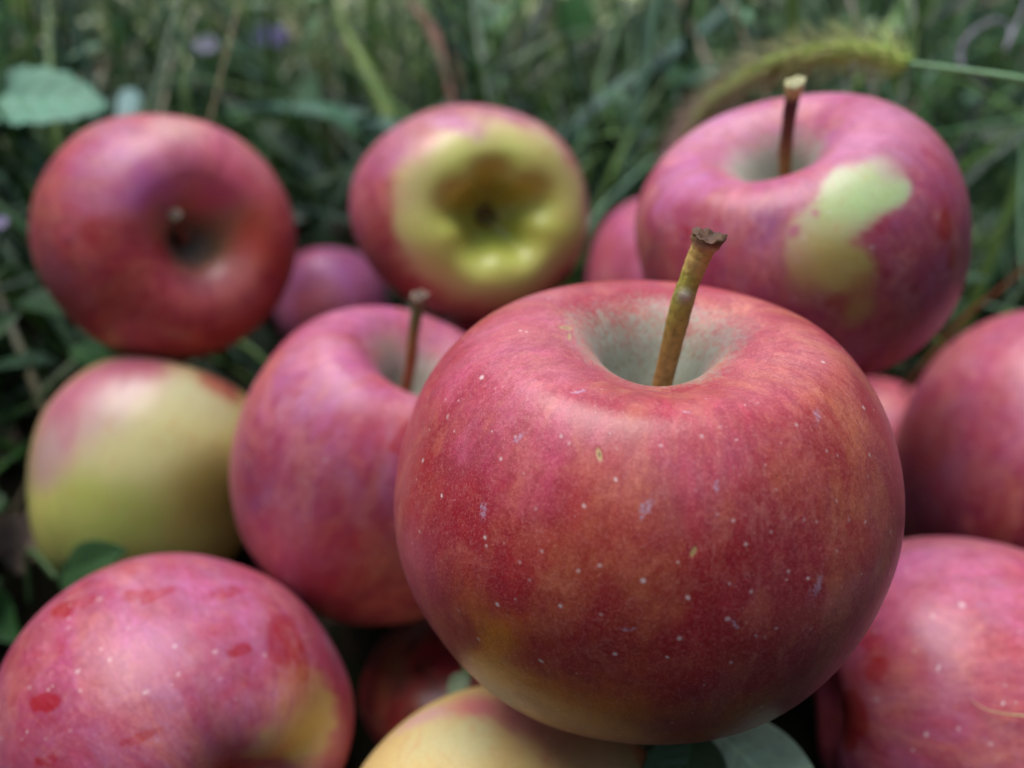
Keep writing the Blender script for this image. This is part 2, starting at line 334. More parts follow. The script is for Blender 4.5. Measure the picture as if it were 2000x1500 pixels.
def build_apple(sp):
    c, k = fit(sp); nt_, ns_ = sp.get('res', (220, 150)); Rr = sp['R']
    P, S, T, RR, Z = apple_shape(sp, nt_, ns_); W = place(P, c, sp, k)
    i = np.arange(ns_ - 1); j = np.arange(nt_); I, J = np.meshgrid(i, j, indexing='ij'); J2 = (J + 1) % nt_
    F = np.stack([I * nt_ + J, (I + 1) * nt_ + J, (I + 1) * nt_ + J2, I * nt_ + J2], -1).reshape(-1, 4)
    # visible vertices, for finding where marks sit on the peel
    G = W.reshape(ns_, nt_, 3); du = np.gradient(G, axis=0); dv = np.roll(G, -1, 1) - np.roll(G, 1, 1)
    Nn = np.cross(du, dv).reshape(-1, 3); Nn /= np.linalg.norm(Nn, axis=1)[:, None] + 1e-12
    px, py, dep = proj(W); vis = np.einsum('ij,ij->i', Nn, CAM - W) > 0
    def hit(x, y):
        e = np.hypot(px - x, py - y) + np.where(vis, 0, 1e5); m = e.min()
        near = np.where(e < m + 6)[0]; return W[near[np.argmin(dep[near])]], dep[near].min()
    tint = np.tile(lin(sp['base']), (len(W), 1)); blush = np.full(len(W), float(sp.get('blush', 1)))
    bloom_sheen = np.full(len(W), float(sp.get('bloom_sheen', 0.6))); rub = np.zeros(len(W)); scuff = np.zeros(len(W)); spot = np.zeros(len(W)); scar = np.zeros(len(W))
    Ww = warp(W, sp['seed'] + 5, 0.0046 * Rr / .038, 110)
    Wf = warp(W, sp['seed'] + 9, 0.0011, 420)
    for (pr_, pc_, pb_, up_) in [x + (0,) for x in sp.get('pole', [])] + [x + (1,) for x in sp.get('ptop', [])]:
        q = warp(P, sp['seed'] + 3, .07, 4); e = np.hypot(q[:, 0], q[:, 1]) / pr_; m = np.clip((1.25 - e) / .7, 0, 1) * ((S < .5) if up_ else (S > .5)); m = m * m * (3 - 2 * m)
        tint = tint * (1 - m[:, None]) + lin(pc_) * m[:, None]; blush = blush * (1 - m) + pb_ * m; bloom_sheen = bloom_sheen * (1 - m)
    for b in sp.get('blobs', []):
        kind, x, y, r = b[:4]; h, hd = hit(x, y); rw = r / FPX * hd
        if kind in ('c', 'bloom_sheen', 'plain'):
            d = np.linalg.norm(Ww - h, axis=1) / rw; m = np.clip(1.35 - d, 0, 1); m = m * m * (3 - 2 * m)
            if kind == 'c':
                tint = tint * (1 - m[:, None]) + lin(b[4]) * m[:, None]
                if len(b) > 5: blush = blush * (1 - m) + b[5] * m
            elif kind == 'bloom_sheen': bloom_sheen = bloom_sheen * (1 - m) + b[4] * m
        elif kind == 'scuff':
            A, r_, u_ = frame(c, sp); q = Wf - h; ex = b[4]; a_ = R(b[5]); e1 = math.cos(a_) * r_ + math.sin(a_) * u_; e2 = -math.sin(a_) * r_ + math.cos(a_) * u_
            d = np.sqrt((q @ e1 / ex) ** 2 + (q @ e2 * ex) ** 2 + (q @ np.cross(r_, u_)) ** 2 * .3) / rw; scuff = np.maximum(scuff, np.clip(1.3 - d, 0, 1))
        elif kind == 'rub':
            ex = b[4] if len(b) > 4 else 1.0
            q = Wf - h; A, r_, u_ = frame(c, sp)
            d = np.sqrt((q @ r_ / ex) ** 2 + (q @ u_ * ex) ** 2 + (q @ (np.cross(r_, u_))) ** 2 * .3) / rw
            rub = np.maximum(rub, np.clip((1.15 - d) / .4, 0, 1) * (b[5] if len(b) > 5 else .9))
    for b in sp.get('dots', []):
        h, hd = hit(b[0], b[1]); rw = (.62 if sp.get('hero') else .5) * (1 + .7 * ((b[0] * 13 + b[1] * 7) % 11) / 11) * (b[2] if len(b) > 2 else 5) / FPX * hd
        d = np.linalg.norm(W * .6 + Wf * .4 - h - (Wf[np.argmin(np.linalg.norm(W - h, axis=1))] - h) * .4, axis=1) / rw
        spot = np.maximum(spot, np.clip(1.5 - d, 0, 1) * (.4 + .4 * ((b[0] * 7 + b[1] * 3) % 10) / 10) + (np.clip(.42 - d, 0, .4) * 2.4 if len(b) > 3 else 0))
    for (x, y, rx, ry, ang, *sv) in sp.get('scars', []):
        h, hd = hit(x, y); q = Wf * .5 + W * .5 - h; A, r_, u_ = frame(c, sp); a = R(ang)
        e1 = math.cos(a) * r_ + math.sin(a) * u_; e2 = -math.sin(a) * r_ + math.cos(a) * u_
        e1 /= FPX; e2 /= FPX
        d = np.sqrt(((q @ e1) * FPX * FPX / hd / rx) ** 2 + ((q @ e2) * FPX * FPX / hd / ry) ** 2) + np.where(np.linalg.norm(q, axis=1) > .006, 9, 0)
        scar = np.maximum(scar, np.clip(1.5 - d, 0, 1) + np.clip(.55 - d, 0, .5) * 1.4)
        W = W + Nn * (np.clip(1.2 - d, 0, .5) * -0.00012)[:, None]
    top = S < 0.5; cr = sp.get('cav', 0.36)
    cavm = np.where(top, np.clip(1.25 - RR / cr, 0, 1), 0) * sp.get('cavs', 1.0)
    kk = np.clip((blush - .3) / .5, 0, 1)[:, None]; tint = tint * (1 - kk) + tint * np.array([.95, .68, .80]) * kk
    root = empty('apple', W.mean(0)); tag(root, sp['label'], 'apple', 'apples heaped on the grass')
    st = np.stack([np.cos(T) * 1.0, np.sin(T) * 1.0, S * 1.5], 1) * np.clip(RR * 2.2, .15, 1)[:, None] ** np.array([1, 1, 0]) + sp['seed'] * 3.7
    oc = P * Rr + sp['seed'] * 0.31
    at_ = dict(tint=tint, blush=blush, bloom_sheen=bloom_sheen, rub=rub, spot=spot, scar=scar, scuff=scuff, cav=cavm, st=st, oc=oc)
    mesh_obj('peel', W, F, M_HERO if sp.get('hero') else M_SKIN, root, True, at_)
    A, r_, u_ = frame(c, sp); APPLE_POS.append((c, Rr))
    if 'stem' in sp:
        pts = []; base = place(np.array([[0, 0, PROF[sp.get('prof', 'round')][0][1] - .03]]), c, sp, k)[0]; bd = proj(base)[2][0]
        A, r_, u_ = frame(c, sp)
        if sp['axis'][1] > .5:      # the stalk stands in the plane of the apple's own axis
            pn = np.cross(A[2], r_); pn /= np.linalg.norm(pn); pts = [base]
            for x, y, dd in sp['stem']:
                v = at(x, y, 1.0) - CAM; pts.append(CAM + v * (((base - CAM) @ pn) / (v @ pn)))
        else: pts = [base] + [at(x, y, bd + dd) for x, y, dd in sp['stem']]
        n = 60; path = catmull(pts, n); t = np.linspace(0, 1, n); r0 = sp.get('stem_r', .0013)
        rad = r0 * (1.0 + .10 * np.exp(-(t / .12) ** 2) + .5 * np.clip((t - .87) / .07, 0, 1) ** 1.5 * sp.get('flare', 1) + .12 * np.clip((t - .95) / .05, 0, 1) + .05 * np.sin(t * 17))
        V, Fc = tube(path, rad, 22, 0.05, sp['seed'])
        k_ = 22; tv = np.repeat(t, k_)
        # ragged broken tip with a hollow middle
        g = np.random.default_rng(sp['seed']); ax = path[-1] - path[-4]; ax /= np.linalg.norm(ax)
        aa = np.arange(k_) / k_ * 6.283; jag = r0 * (.32 * np.cos(aa + 1) + .2 * np.cos(2 * aa + 3) + .14 * np.cos(5 * aa) + g.uniform(-.25, .25, k_)); V[-k_:] += jag[:, None] * ax; V[-2 * k_:-k_] += jag[:, None] * ax * .4
        cen = path[-1] - ax * r0 * .12; inner = path[-1] + (V[-k_:] - path[-1]) * .6 + ax * (g.uniform(-.35, .2, k_) * r0)[:, None]
        n0 = len(V); Fc = Fc[:-1]; V = np.vstack([V, inner, cen[None] - ax * r0 * .2])
        for q in range(k_):
            Fc.append((n0 - k_ + q, n0 - k_ + (q + 1) % k_, n0 + (q + 1) % k_, n0 + q)); Fc.append((n0 + q, n0 + (q + 1) % k_, n0 + k_))
        cs = sp['stem_col']; cc = np.stack([np.interp(tv, [a for a, _ in cs], [lin(b)[m] for _, b in cs]) for m in range(3)], 1)
        cc *= (1.2 + np.tile(g.uniform(-.16, .16, 22), n)[:, None] + g.uniform(-.14, .1, (len(cc), 1)))
        if sp.get('hero'):
            for (bx, by, rr_, amp) in ((1338, 577, 13, .0005),):
                pxv, pyv, _ = proj(V[:n0]); e = np.hypot(pxv - bx, pyv - by) / rr_; m = np.exp(-e ** 2)
                q = path[np.minimum((tv * (n - 1)).astype(int), n - 1)]; o = V[:n0] - q; o /= np.linalg.norm(o, axis=1)[:, None] + 1e-9
                V[:n0] += o * (m * amp)[:, None]; cc = cc * (1 - m[:, None] * .8) + lin((185, 178, 170)) * m[:, None] * .8
        tipc = lin(sp.get('tip', (92, 66, 38)))
        cc = np.vstack([cc, np.tile(tipc * .6, (k_ + 1, 1))])
        mesh_obj('stem', V, Fc, M_STEM, root, True, {'col': cc})
    if sp.get('calyx'):
        z0 = PROF[sp.get('prof', 'round')][-1][1]; V = []; Fc = []; g = np.random.default_rng(3)
        for q in range(5):
            a = q / 5 * 6.283 + .3; n = 8
            for m in range(n):
                t = m / (n - 1); ww = .06 * (1 - t) ** .7 + .004; rr_ = .10 - .06 * math.sin(t * 2.2) + .02 * t; zz = z0 + .02 - t * .17
                for sgn in (-1, 0, 1):
                    V.append((rr_ * math.cos(a) - sgn * ww * math.sin(a), rr_ * math.sin(a) + sgn * ww * math.cos(a), zz + abs(sgn) * .012))
            o_ = q * n * 3
            for m in range(n - 1):
                for h_ in range(2): Fc.append((o_ + m * 3 + h_, o_ + m * 3 + h_ + 1, o_ + m * 3 + h_ + 4, o_ + m * 3 + h_ + 3))
        V = place(np.array(V), c, sp, k); mesh_obj('calyx', V, Fc, M_DRY, root, True, {'col': np.tile(lin((96, 74, 56)), (len(V), 1))})
    return root

GRN = [(0, (110, 50, 34)), (.25, (126, 66, 40)), (.5, (128, 112, 42)), (.75, (140, 134, 56)), (.88, (170, 138, 72)), (1, (112, 84, 54))]
RED = (178, 44, 56); PINK = (206, 92, 122); ORG = (198, 112, 66); YEL = (202, 186, 96); PALE = (212, 206, 150); GRE = (150, 168, 62)
APPLES = [
 dict(label='large red and orange apple in sharp focus, upright stem, resting on top at the front', hero=True, prof='hero', R=.044, seed=1,
      box=(770, 1768, 547, 1455), axis=(.085, .83, 1), res=(1040, 640), lobe=.012, tilt=(0.1, .02), lip=[(0.05, 1.0, .125)], base=(172, 36, 42), bloom_sheen=.36, cav=.36,
      stem=[(1296, 740, 0), (1330, 600, 0), (1358, 520, 0), (1385, 458, 0)], stem_r=.00175, flare=.85,
      stem_col=[(0, (130, 84, 44)), (.3, (150, 104, 54)), (.42, (140, 112, 50)), (.55, (138, 134, 50)), (.68, (150, 142, 58)), (.76, (178, 150, 84)), (.86, (182, 148, 78)), (.93, (150, 128, 92)), (.96, (100, 72, 40)), (1, (92, 62, 36))],
      tip=(110, 70, 30),
      blobs=[('c', 960, 720, 190, (206, 84, 118)), ('c', 1080, 640, 120, (210, 104, 132)), ('c', 1350, 820, 150, (200, 56, 84)), ('c', 1050, 830, 130, (196, 70, 100)),
             ('c', 1560, 680, 130, (206, 116, 100), .8), ('c', 1450, 590, 90, (208, 130, 104), .7), ('c', 1640, 760, 100, (200, 112, 84), .8), ('c', 1650, 930, 110, (186, 100, 62), .9),
             ('c', 1560, 1000, 100, (176, 78, 50), .9), ('c', 1040, 1010, 90, (176, 72, 52)), ('c', 1180, 930, 90, (186, 80, 66)),
             ('c', 960, 1290, 130, (220, 132, 24), .3), ('c', 1050, 1390, 110, (220, 126, 20), .2), ('c', 860, 1180, 70, (176, 70, 50), .7), ('c', 1180, 1400, 170, (220, 116, 20), .3), ('c', 1420, 1420, 120, (190, 104, 40), .5),
             ('c', 1250, 1200, 150, (150, 26, 34)), ('c', 1500, 1200, 150, (146, 34, 34)), ('c', 900, 960, 90, (160, 30, 46)), ('c', 1120, 1120, 100, (160, 44, 44)), ('c', 1300, 1030, 110, (176, 44, 46)),
             ('bloom_sheen', 950, 700, 200, .8), ('bloom_sheen', 800, 900, 80, .95), ('bloom_sheen', 1680, 1180, 90, .85), ('bloom_sheen', 1200, 1230, 340, .02), ('bloom_sheen', 900, 1250, 140, .05), ('bloom_sheen', 1350, 840, 120, .45), ('bloom_sheen', 1050, 560, 80, .9),
             ('scuff', 1262, 985, 34, 1.7, 50), ('scuff', 1400, 940, 20, 1.6, 70), ('scuff', 935, 1000, 26, 1.4, 80), ('scuff', 1010, 850, 20, 1.5, 40), ('scuff', 1225, 1235, 16, 1.6, 0), ('scuff', 1430, 1230, 18, 2, -30), ('scuff', 1600, 1150, 30, 1.6, 60), ('scuff', 1130, 760, 14, 1.8, 30), ('scuff', 1600, 810, 24, 1.7, 60), ('scuff', 1340, 800, 12, 2, 0), ('rub', 1130, 580, 34, 1.3, .5), ('rub', 1235, 575, 30, 1.2, .4), ('rub', 890, 1000, 22, 1.0, .5), ('rub', 975, 960, 22, 1.3, .5), ('rub', 925, 600, 20, 1.5, .35)],
      dots=[(1004, 848, 6), (965, 752, 6), (938, 731, 7), (901, 655, 6), (1163, 800, 4), (1090, 848, 5), (1105, 863, 6), (1200, 933, 5), (1216, 800, 4), (1288, 866, 6), (1370, 845, 5), (1408, 828, 5), (1440, 852, 5), (1363, 953, 6),
            (1405, 1009, 5), (1437, 1020, 5), (1512, 1043, 5), (1522, 953, 5), (1545, 1120, 5), (1583, 1134, 6, 1), (1470, 1162, 5), (1430, 1145, 5), (1253, 1139, 7, 1), (1347, 1172, 7, 1), (1423, 1215, 6), (1480, 1248, 6), (1326, 1252, 6),
            (1300, 1290, 7, 1), (1092, 1190, 6, 1), (1172, 1207, 6), (1123, 1115, 5), (1030, 1137, 5), (1052, 1077, 5), (940, 1049, 6, 1), (856, 971, 6, 1), (820, 898, 6, 1), (972, 898, 6), (1040, 994, 5), (1136, 992, 5), (1118, 1010, 4), (868, 812, 7), (865, 776, 6), (922, 1162, 5),
            (967, 1186, 6, 1), (1197, 1282, 7, 1), (1122, 1320, 6), (1055, 1298, 5), (930, 1252, 6), (1376, 1344, 5), (1358, 1378, 4), (1618, 876, 5), (1640, 885, 5), (1693, 795, 6), (1665, 1015, 6), (1640, 1077, 6), (1600, 1022, 5), (1577, 1018, 5), (1639, 980, 5), (1695, 1020, 5), (1540, 1135, 5),
            (1608, 700, 5), (1530, 690, 4), (1590, 1230, 5), (1520, 1232, 5), (1470, 1290, 4), (1496, 1250, 5), (1560, 825, 5), (1700, 930, 5), (1745, 1040, 5), (1480, 780, 5), (1500, 905, 4), (1650, 1150, 5), (1250, 790, 4), (1010, 1102, 4), (890, 1195, 5), (1015, 640, 5), (1200, 870, 5)],
      scars=[(1163, 886, 7, 14, 8), (1357, 1084, 6, 12, -28), (1108, 634, 12, 5, 15), (1116, 652, 4, 9, -10)]),
 dict(label='red apple with its stem hollow facing the camera, upper left of the heap', prof='round', R=.0375, seed=2, box=(56, 580, 222, 706), axis=(.27, 0.0, 1), base=(212, 92, 80), blush=.7, bloom_sheen=.35, cav=.24, cavs=.7, ptop=[(.80, (214, 110, 80), .4), (.58, (206, 132, 84), 0), (.42, (168, 140, 88), -.5)], lobe=.02,
      stem=[(360, 470, -.011), (352, 445, -.017), (343, 420, -.024)], stem_r=.0014, flare=.6, stem_col=[(0, (84, 58, 36)), (.8, (96, 70, 44)), (.95, (84, 62, 44)), (1, (100, 80, 60))],
      blobs=[('c', 260, 300, 110, (200, 84, 140)), ('c', 370, 300, 70, (214, 120, 110), .6), ('c', 210, 330, 110, (192, 78, 128)), ('c', 450, 300, 120, (212, 96, 112)), ('c', 350, 240, 60, (220, 160, 130), .4), ('c', 520, 480, 70, (196, 78, 54)), ('c', 370, 600, 150, (196, 98, 78), .6), ('c', 280, 520, 90, (196, 80, 70), .7),
             ('c', 110, 600, 90, (170, 30, 34)), ('c', 480, 540, 70, (200, 110, 90), .5), ('bloom_sheen', 240, 300, 170, .85), ('bloom_sheen', 120, 560, 80, .6), ('bloom_sheen', 420, 600, 200, .2),
             ('rub', 200, 455, 40, 1, .6), ('rub', 135, 490, 25, 1, .5), ('rub', 130, 610, 50, 1, .5), ('rub', 520, 430, 30, 1, .5)]),
 dict(label='pink apple showing its ridged yellow-green blossom end, back centre', prof='calyx', R=.0370, seed=3, box=(682, 1150, 203, 625), axis=(-.25, .03, -1), base=(190, 80, 104), bloom_sheen=.65, lobe=.025, ridge=.05, calyx=True, pole=[(.92, (214, 204, 130), .1), (.70, (202, 208, 92), -.4), (.33, (160, 172, 60), -.5)],
      blobs=[('c', 890, 232, 60, (212, 150, 170), .5), ('c', 720, 330, 80, (206, 110, 160)), ('c', 725, 450, 60, (170, 56, 76)), ('c', 740, 570, 60, (150, 60, 60)), ('bloom_sheen', 760, 275, 75, .95)]),
 dict(label='mauve-pink apple with pale green patch and dark stem, upper right of the heap', prof='round', R=.0390, seed=4, box=(1240, 1898, 197, 750), axis=(-.16, .80, 1), base=(184, 66, 96), bloom_sheen=.8, cav=.34, lobe=.03,
      stem=[(1533, 320, -.002), (1540, 240, -.004), (1553, 160, -.006)], stem_r=.00145, flare=.7, stem_col=[(0, (120, 50, 40)), (.35, (134, 90, 42)), (.6, (92, 50, 28)), (.85, (70, 36, 26)), (.93, (190, 180, 110)), (1, (214, 208, 150))], tip=(200, 196, 140),
      blobs=[('c', 1420, 260, 120, (206, 130, 160), .6), ('c', 1700, 250, 130, (204, 120, 142), .5), ('c', 1560, 240, 70, (200, 100, 140)), ('c', 1330, 340, 120, (196, 100, 150)), ('c', 1400, 480, 110, (140, 38, 76)), ('c', 1290, 520, 90, (120, 36, 70)),
             ('c', 1620, 500, 90, (200, 180, 100), .1), ('c', 1660, 450, 75, (192, 192, 120), .05), ('c', 1700, 360, 82, (190, 212, 134), -.2), ('c', 1740, 390, 52, (188, 214, 138), -.2), ('c', 1660, 340, 48, (194, 208, 144), -.1), ('c', 1650, 470, 45, (192, 190, 112), -.1), ('c', 1300, 530, 80, (90, 22, 64)), ('c', 1500, 450, 46, (112, 36, 96)), ('c', 1450, 510, 50, (96, 26, 76)), ('c', 1385, 470, 30, (130, 30, 70)), ('c', 1760, 560, 50, (140, 40, 70)), ('c', 1850, 560, 40, (120, 40, 84)), ('c', 1420, 390, 40, (206, 80, 120)), ('c', 1620, 408, 16, (190, 84, 110)), ('c', 1575, 470, 18, (184, 84, 104)), ('c', 1710, 490, 20, (184, 84, 96)), ('c', 1824, 545, 26, (130, 44, 80)), ('c', 1790, 640, 26, (110, 40, 80)), ('c', 1530, 390, 22, (170, 70, 130)), ('c', 1600, 260, 30, (176, 80, 130)), ('c', 1650, 540, 70, (190, 176, 84), .2), ('c', 1640, 600, 70, (180, 140, 70), .5), ('c', 1580, 560, 80, (184, 140, 84), .4),
             ('c', 1440, 320, 50, (214, 170, 150), .3), ('c', 1800, 500, 90, (180, 70, 90)), ('c', 1840, 400, 40, (176, 46, 46)), ('c', 1700, 640, 100, (160, 60, 70)), ('c', 1610, 590, 35, (160, 30, 40)),
             ('bloom_sheen', 1700, 380, 90, .15), ('bloom_sheen', 1640, 540, 90, .1), ('bloom_sheen', 1340, 330, 130, .95), ('bloom_sheen', 1720, 260, 130, .9),
             ('c', 1625, 530, 62, (198, 178, 96), .1), ('c', 1770, 400, 34, (186, 212, 134), -.2), ('c', 1650, 600, 45, (186, 152, 76), .3), ('rub', 1330, 450, 14, 1.2, .7), ('rub', 1850, 440, 26, .7, .85), ('rub', 1870, 500, 18, .6, .8), ('rub', 1612, 600, 16, 1, .7), ('rub', 1690, 420, 10, 1, .3)],
      dots=[(1617, 412, 8), (1572, 470, 9), (1709, 485, 9), (1824, 545, 7), (1460, 490, 7), (1410, 420, 6), (1470, 400, 6), (1620, 610, 7), (1520, 400, 6)]),
 dict(label='mauve-red apple with upright green-tipped stem, left of the sharp front apple', prof='round', R=.0380, seed=5, box=(448, 1040, 597, 1222), axis=(.30, .74, 1), base=(180, 62, 96), bloom_sheen=.85, cav=.36, lobe=.03,
      stem=[(800, 725, -.001), (808, 650, -.002), (820, 575, -.004)], stem_r=.0014, flare=.8, stem_col=[(0, (130, 56, 44)), (.4, (140, 78, 46)), (.6, (138, 106, 50)), (.8, (104, 112, 60)), (.9, (92, 110, 62)), (.97, (130, 110, 86)), (1, (150, 124, 104))],
      blobs=[('c', 640, 700, 150, (196, 90, 146)), ('c', 560, 800, 100, (184, 84, 140)), ('c', 730, 630, 90, (208, 110, 150), .7), ('c', 760, 680, 50, (206, 150, 120), .4), ('c', 790, 830, 60, (206, 80, 90)), ('c', 800, 790, 40, (216, 130, 120), .5), ('c', 600, 900, 120, (176, 66, 110)),
             ('c', 500, 960, 70, (130, 60, 120)), ('c', 700, 1050, 150, (156, 40, 66)), ('c', 590, 960, 40, (140, 50, 100)), ('c', 690, 960, 40, (186, 96, 104)), ('c', 560, 1020, 80, (166, 70, 84)), ('c', 640, 1150, 100, (150, 50, 60)), ('c', 480, 900, 50, (140, 60, 110)), ('bloom_sheen', 600, 780, 170, 1.0), ('bloom_sheen', 720, 1120, 150, .35), ('bloom_sheen', 660, 670, 40, 1.2),
             ('rub', 565, 770, 18, 1.2, .5), ('rub', 790, 850, 40, .8, .6), ('rub', 800, 900, 30, .8, .5)]),
 dict(label='green-yellow apple with pink flush, under the upper left apple', prof='conic', R=.0345, seed=6, box=(52, 535, 697, 1170), axis=(.30, .94, -1), base=(226, 218, 112), blush=.05, bloom_sheen=.1, lobe=.02,
      blobs=[('c', 130, 800, 150, (214, 130, 140), .35), ('c', 260, 730, 120, (214, 120, 140), .4), ('c', 90, 890, 80, (206, 166, 150), .1), ('c', 250, 800, 100, (214, 176, 158), .2), ('c', 400, 780, 90, (214, 210, 150), .05), ('c', 470, 710, 60, (206, 130, 90), .5), ('c', 330, 900, 130, (206, 200, 124), .0), ('c', 220, 920, 90, (204, 196, 124), .05),
             ('c', 150, 1010, 110, (184, 188, 92), -.2), ('c', 280, 1060, 120, (170, 182, 84), .0), ('c', 420, 980, 100, (168, 156, 70), .1), ('bloom_sheen', 140, 800, 130, .5)]),
 dict(label='magenta-red freckled apple with a yellow patch, cut by the lower left corner', prof='round', R=.0350, seed=8, box=(-28, 692, 1080, 1770), axis=(-.36, .62, -1), res=(420, 300), base=(190, 62, 98), bloom_sheen=.75, lobe=.045, calyx=True,
      blobs=[('c', 180, 1250, 170, (196, 76, 126)), ('c', 330, 1180, 140, (204, 92, 136)), ('c', 450, 1180, 80, (204, 104, 150)), ('c', 330, 1330, 120, (198, 74, 96)), ('c', 590, 1360, 90, (196, 130, 80), .5), ('c', 610, 1440, 90, (200, 176, 96), .2), ('c', 570, 1250, 70, (176, 46, 46)), ('c', 430, 1450, 90, (150, 60, 90)), ('c', 60, 1450, 110, (164, 36, 70)), ('c', 40, 1250, 70, (176, 50, 70)), ('c', 200, 1330, 60, (190, 60, 110)), ('c', 300, 1440, 80, (180, 64, 70)), ('c', 170, 1130, 60, (180, 40, 50)), ('c', 550, 1450, 60, (190, 150, 96), .3), ('c', 655, 1250, 30, (176, 130, 140)),
             ('bloom_sheen', 300, 1200, 220, 1.15), ('bloom_sheen', 600, 1420, 90, .3), ('bloom_sheen', 60, 1400, 90, .8),
             ('rub', 90, 1364, 30, 1.5, .85), ('rub', 125, 1180, 30, 1.4, .8), ('rub', 280, 1155, 34, 1.9, .65), ('rub', 190, 1160, 30, 1.6, .5), ('rub', 125, 1255, 18, 1, .5), ('rub', 450, 1150, 26, 1.5, .6), ('rub', 470, 1270, 20, 1.3, .8), ('rub', 560, 1240, 50, .7, .65), ('rub', 590, 1290, 36, .7, .6), ('rub', 60, 1300, 26, .8, .5), ('rub', 280, 1430, 20, 1.6, .6), ('rub', 265, 1110, 16, 1.6, .6), ('rub', 420, 1230, 18, 1.2, .5), ('rub', 85, 1480, 20, 1.4, .6)],
      dots=[(150, 1303, 7), (213, 1282, 9), (130, 1222, 8), (75, 1332, 7), (150, 1345, 7), (22, 1380, 6), (36, 1445, 6), (133, 1420, 7), (100, 1333, 5), (13, 1243, 6), (10, 1317, 6), (350, 1312, 8), (345, 1257, 8), (425, 1270, 8), (465, 1360, 7), (520, 1275, 7), (435, 1322, 7), (315, 1445, 6), (82, 1213, 7), (190, 1165, 7), (270, 1167, 7), (85, 1437, 4), (285, 1350, 6), (520, 1190, 7)]),
 dict(label='pink streaked apple with a thin straw across it, lower right corner', prof='round', R=.0350, seed=10, box=(1582, 2262, 1047, 1740), axis=(.93, .10, -1), res=(420, 300), base=(200, 80, 108), bloom_sheen=.7, lobe=.02,
      blobs=[('c', 1800, 1120, 140, (210, 104, 146)), ('c', 1900, 1200, 150, (206, 96, 124), .8), ('c', 1720, 1200, 70, (200, 76, 100)), ('c', 1690, 1290, 60, (176, 40, 60)), ('c', 1660, 1400, 60, (150, 36, 40)), ('c', 1960, 1340, 110, (200, 96, 92), .7), ('c', 1750, 1400, 90, (196, 90, 110)), ('c', 1900, 1450, 100, (190, 70, 90)), ('c', 1970, 1430, 60, (190, 80, 70)),
             ('bloom_sheen', 1850, 1130, 160, .95), ('bloom_sheen', 1960, 1330, 100, .4), ('bloom_sheen', 1640, 1480, 70, .9),
             ('rub', 1700, 1250, 26, 1, .6), ('rub', 1705, 1305, 30, 1, .7), ('rub', 1665, 1390, 40, .8, .9), ('rub', 1650, 1440, 26, .8, .8), ('rub', 1895, 1200, 18, .8, .4), ('rub', 1900, 1240, 16, 1.4, .4)],
      dots=[(1707, 1233, 6), (1765, 1110, 8), (1815, 1200, 8), (1875, 1178, 9), (1830, 1297, 6, 1), (1963, 1331, 5), (1955, 1369, 5, 1), (1707, 1363, 6), (1802, 1430, 7, 1), (1868, 1421, 5), (1930, 1452, 6), (1940, 1230, 6), (1982, 1246, 6), (1780, 1268, 6), (1675, 1283, 6), (1990, 1228, 5)]),
 dict(label='dusky red apple cut by the right edge, beside the sharp front apple', prof='round', R=.0425, seed=11, box=(1735, 2420, 603, 1225), axis=(.25, .90, -1), res=(300, 200), base=(176, 62, 80), bloom_sheen=.6, lobe=.02,
      blobs=[('c', 1960, 680, 130, (206, 104, 130)), ('c', 1850, 660, 80, (196, 96, 116)), ('c', 1950, 850, 130, (180, 60, 100)), ('c', 1800, 850, 110, (166, 80, 74), .7), ('c', 1850, 1000, 130, (140, 54, 54), .7), ('c', 1980, 980, 90, (150, 32, 56)), ('c', 1980, 1100, 90, (130, 36, 44)), ('bloom_sheen', 1960, 700, 130, .8), ('bloom_sheen', 1980, 1020, 120, .3), ('bloom_sheen', 1800, 880, 90, .35), ('rub', 1910, 750, 30, .9, .4), ('rub', 1960, 665, 16, 1.2, .4)]),
 dict(label='pale yellow apple with a pink shoulder, at the bottom edge under the sharp front apple', prof='round', R=.0350, seed=12, box=(640, 1330, 1358, 2030), axis=(.3, .6, -1), res=(300, 200), base=(214, 186, 112), blush=.12, bloom_sheen=.25, lobe=.02,
      blobs=[('c', 900, 1375, 80, (214, 130, 120), .0), ('c', 1030, 1385, 90, (190, 130, 110), .4), ('c', 800, 1420, 50, (212, 170, 150), .2), ('c', 860, 1450, 90, (212, 204, 140), .02), ('c', 1100, 1440, 100, (204, 160, 104), .25), ('c', 1000, 1480, 90, (214, 186, 110), .1)]),
 dict(label='purple-pink apple half hidden in the gap between the two back left apples', prof='round', R=.0265, seed=13, box=(535, 760, 483, 708), axis=(.1, .95, -1), base=(226, 116, 160), blush=.5, bloom_sheen=.9, lobe=.02, res=(160, 100),
      blobs=[('c', 630, 520, 90, (186, 80, 156)), ('c', 620, 580, 60, (196, 76, 96)), ('c', 640, 620, 60, (190, 80, 70))]),
 dict(label='plain pink apple partly hidden behind the upper right apple', prof='round', R=.0350, seed=14, box=(1145, 1485, 380, 715), axis=(.1, .95, -1), base=(196, 84, 116), bloom_sheen=.8, lobe=.02, res=(160, 100),
      blobs=[('c', 1210, 430, 90, (200, 92, 140)), ('c', 1200, 520, 60, (190, 90, 110))]),
 dict(label='dark maroon apple deep in the shadow between the lower left and front apples', prof='round', R=.0310, seed=15, box=(680, 1100, 1190, 1610), axis=(.2, .9, -1), base=(44, 8, 12), bloom_sheen=.05, lobe=.02, res=(160, 100)),
 dict(label='small glimpse of a pink apple between the sharp apple and the right edge apple', prof='round', R=.0270, seed=16, box=(1560, 1860, 736, 1036), axis=(.2, .9, -1), base=(206, 90, 96), bloom_sheen=.6, lobe=.02, res=(160, 100)),
 dict(label='red apple buried in the heap, carrying the sharp front apple', prof='round', R=.0350, seed=17, at=(.055, .166, .048), axis=(.2, .7, 1), base=(176, 60, 70), lobe=.02, res=(120, 80)),
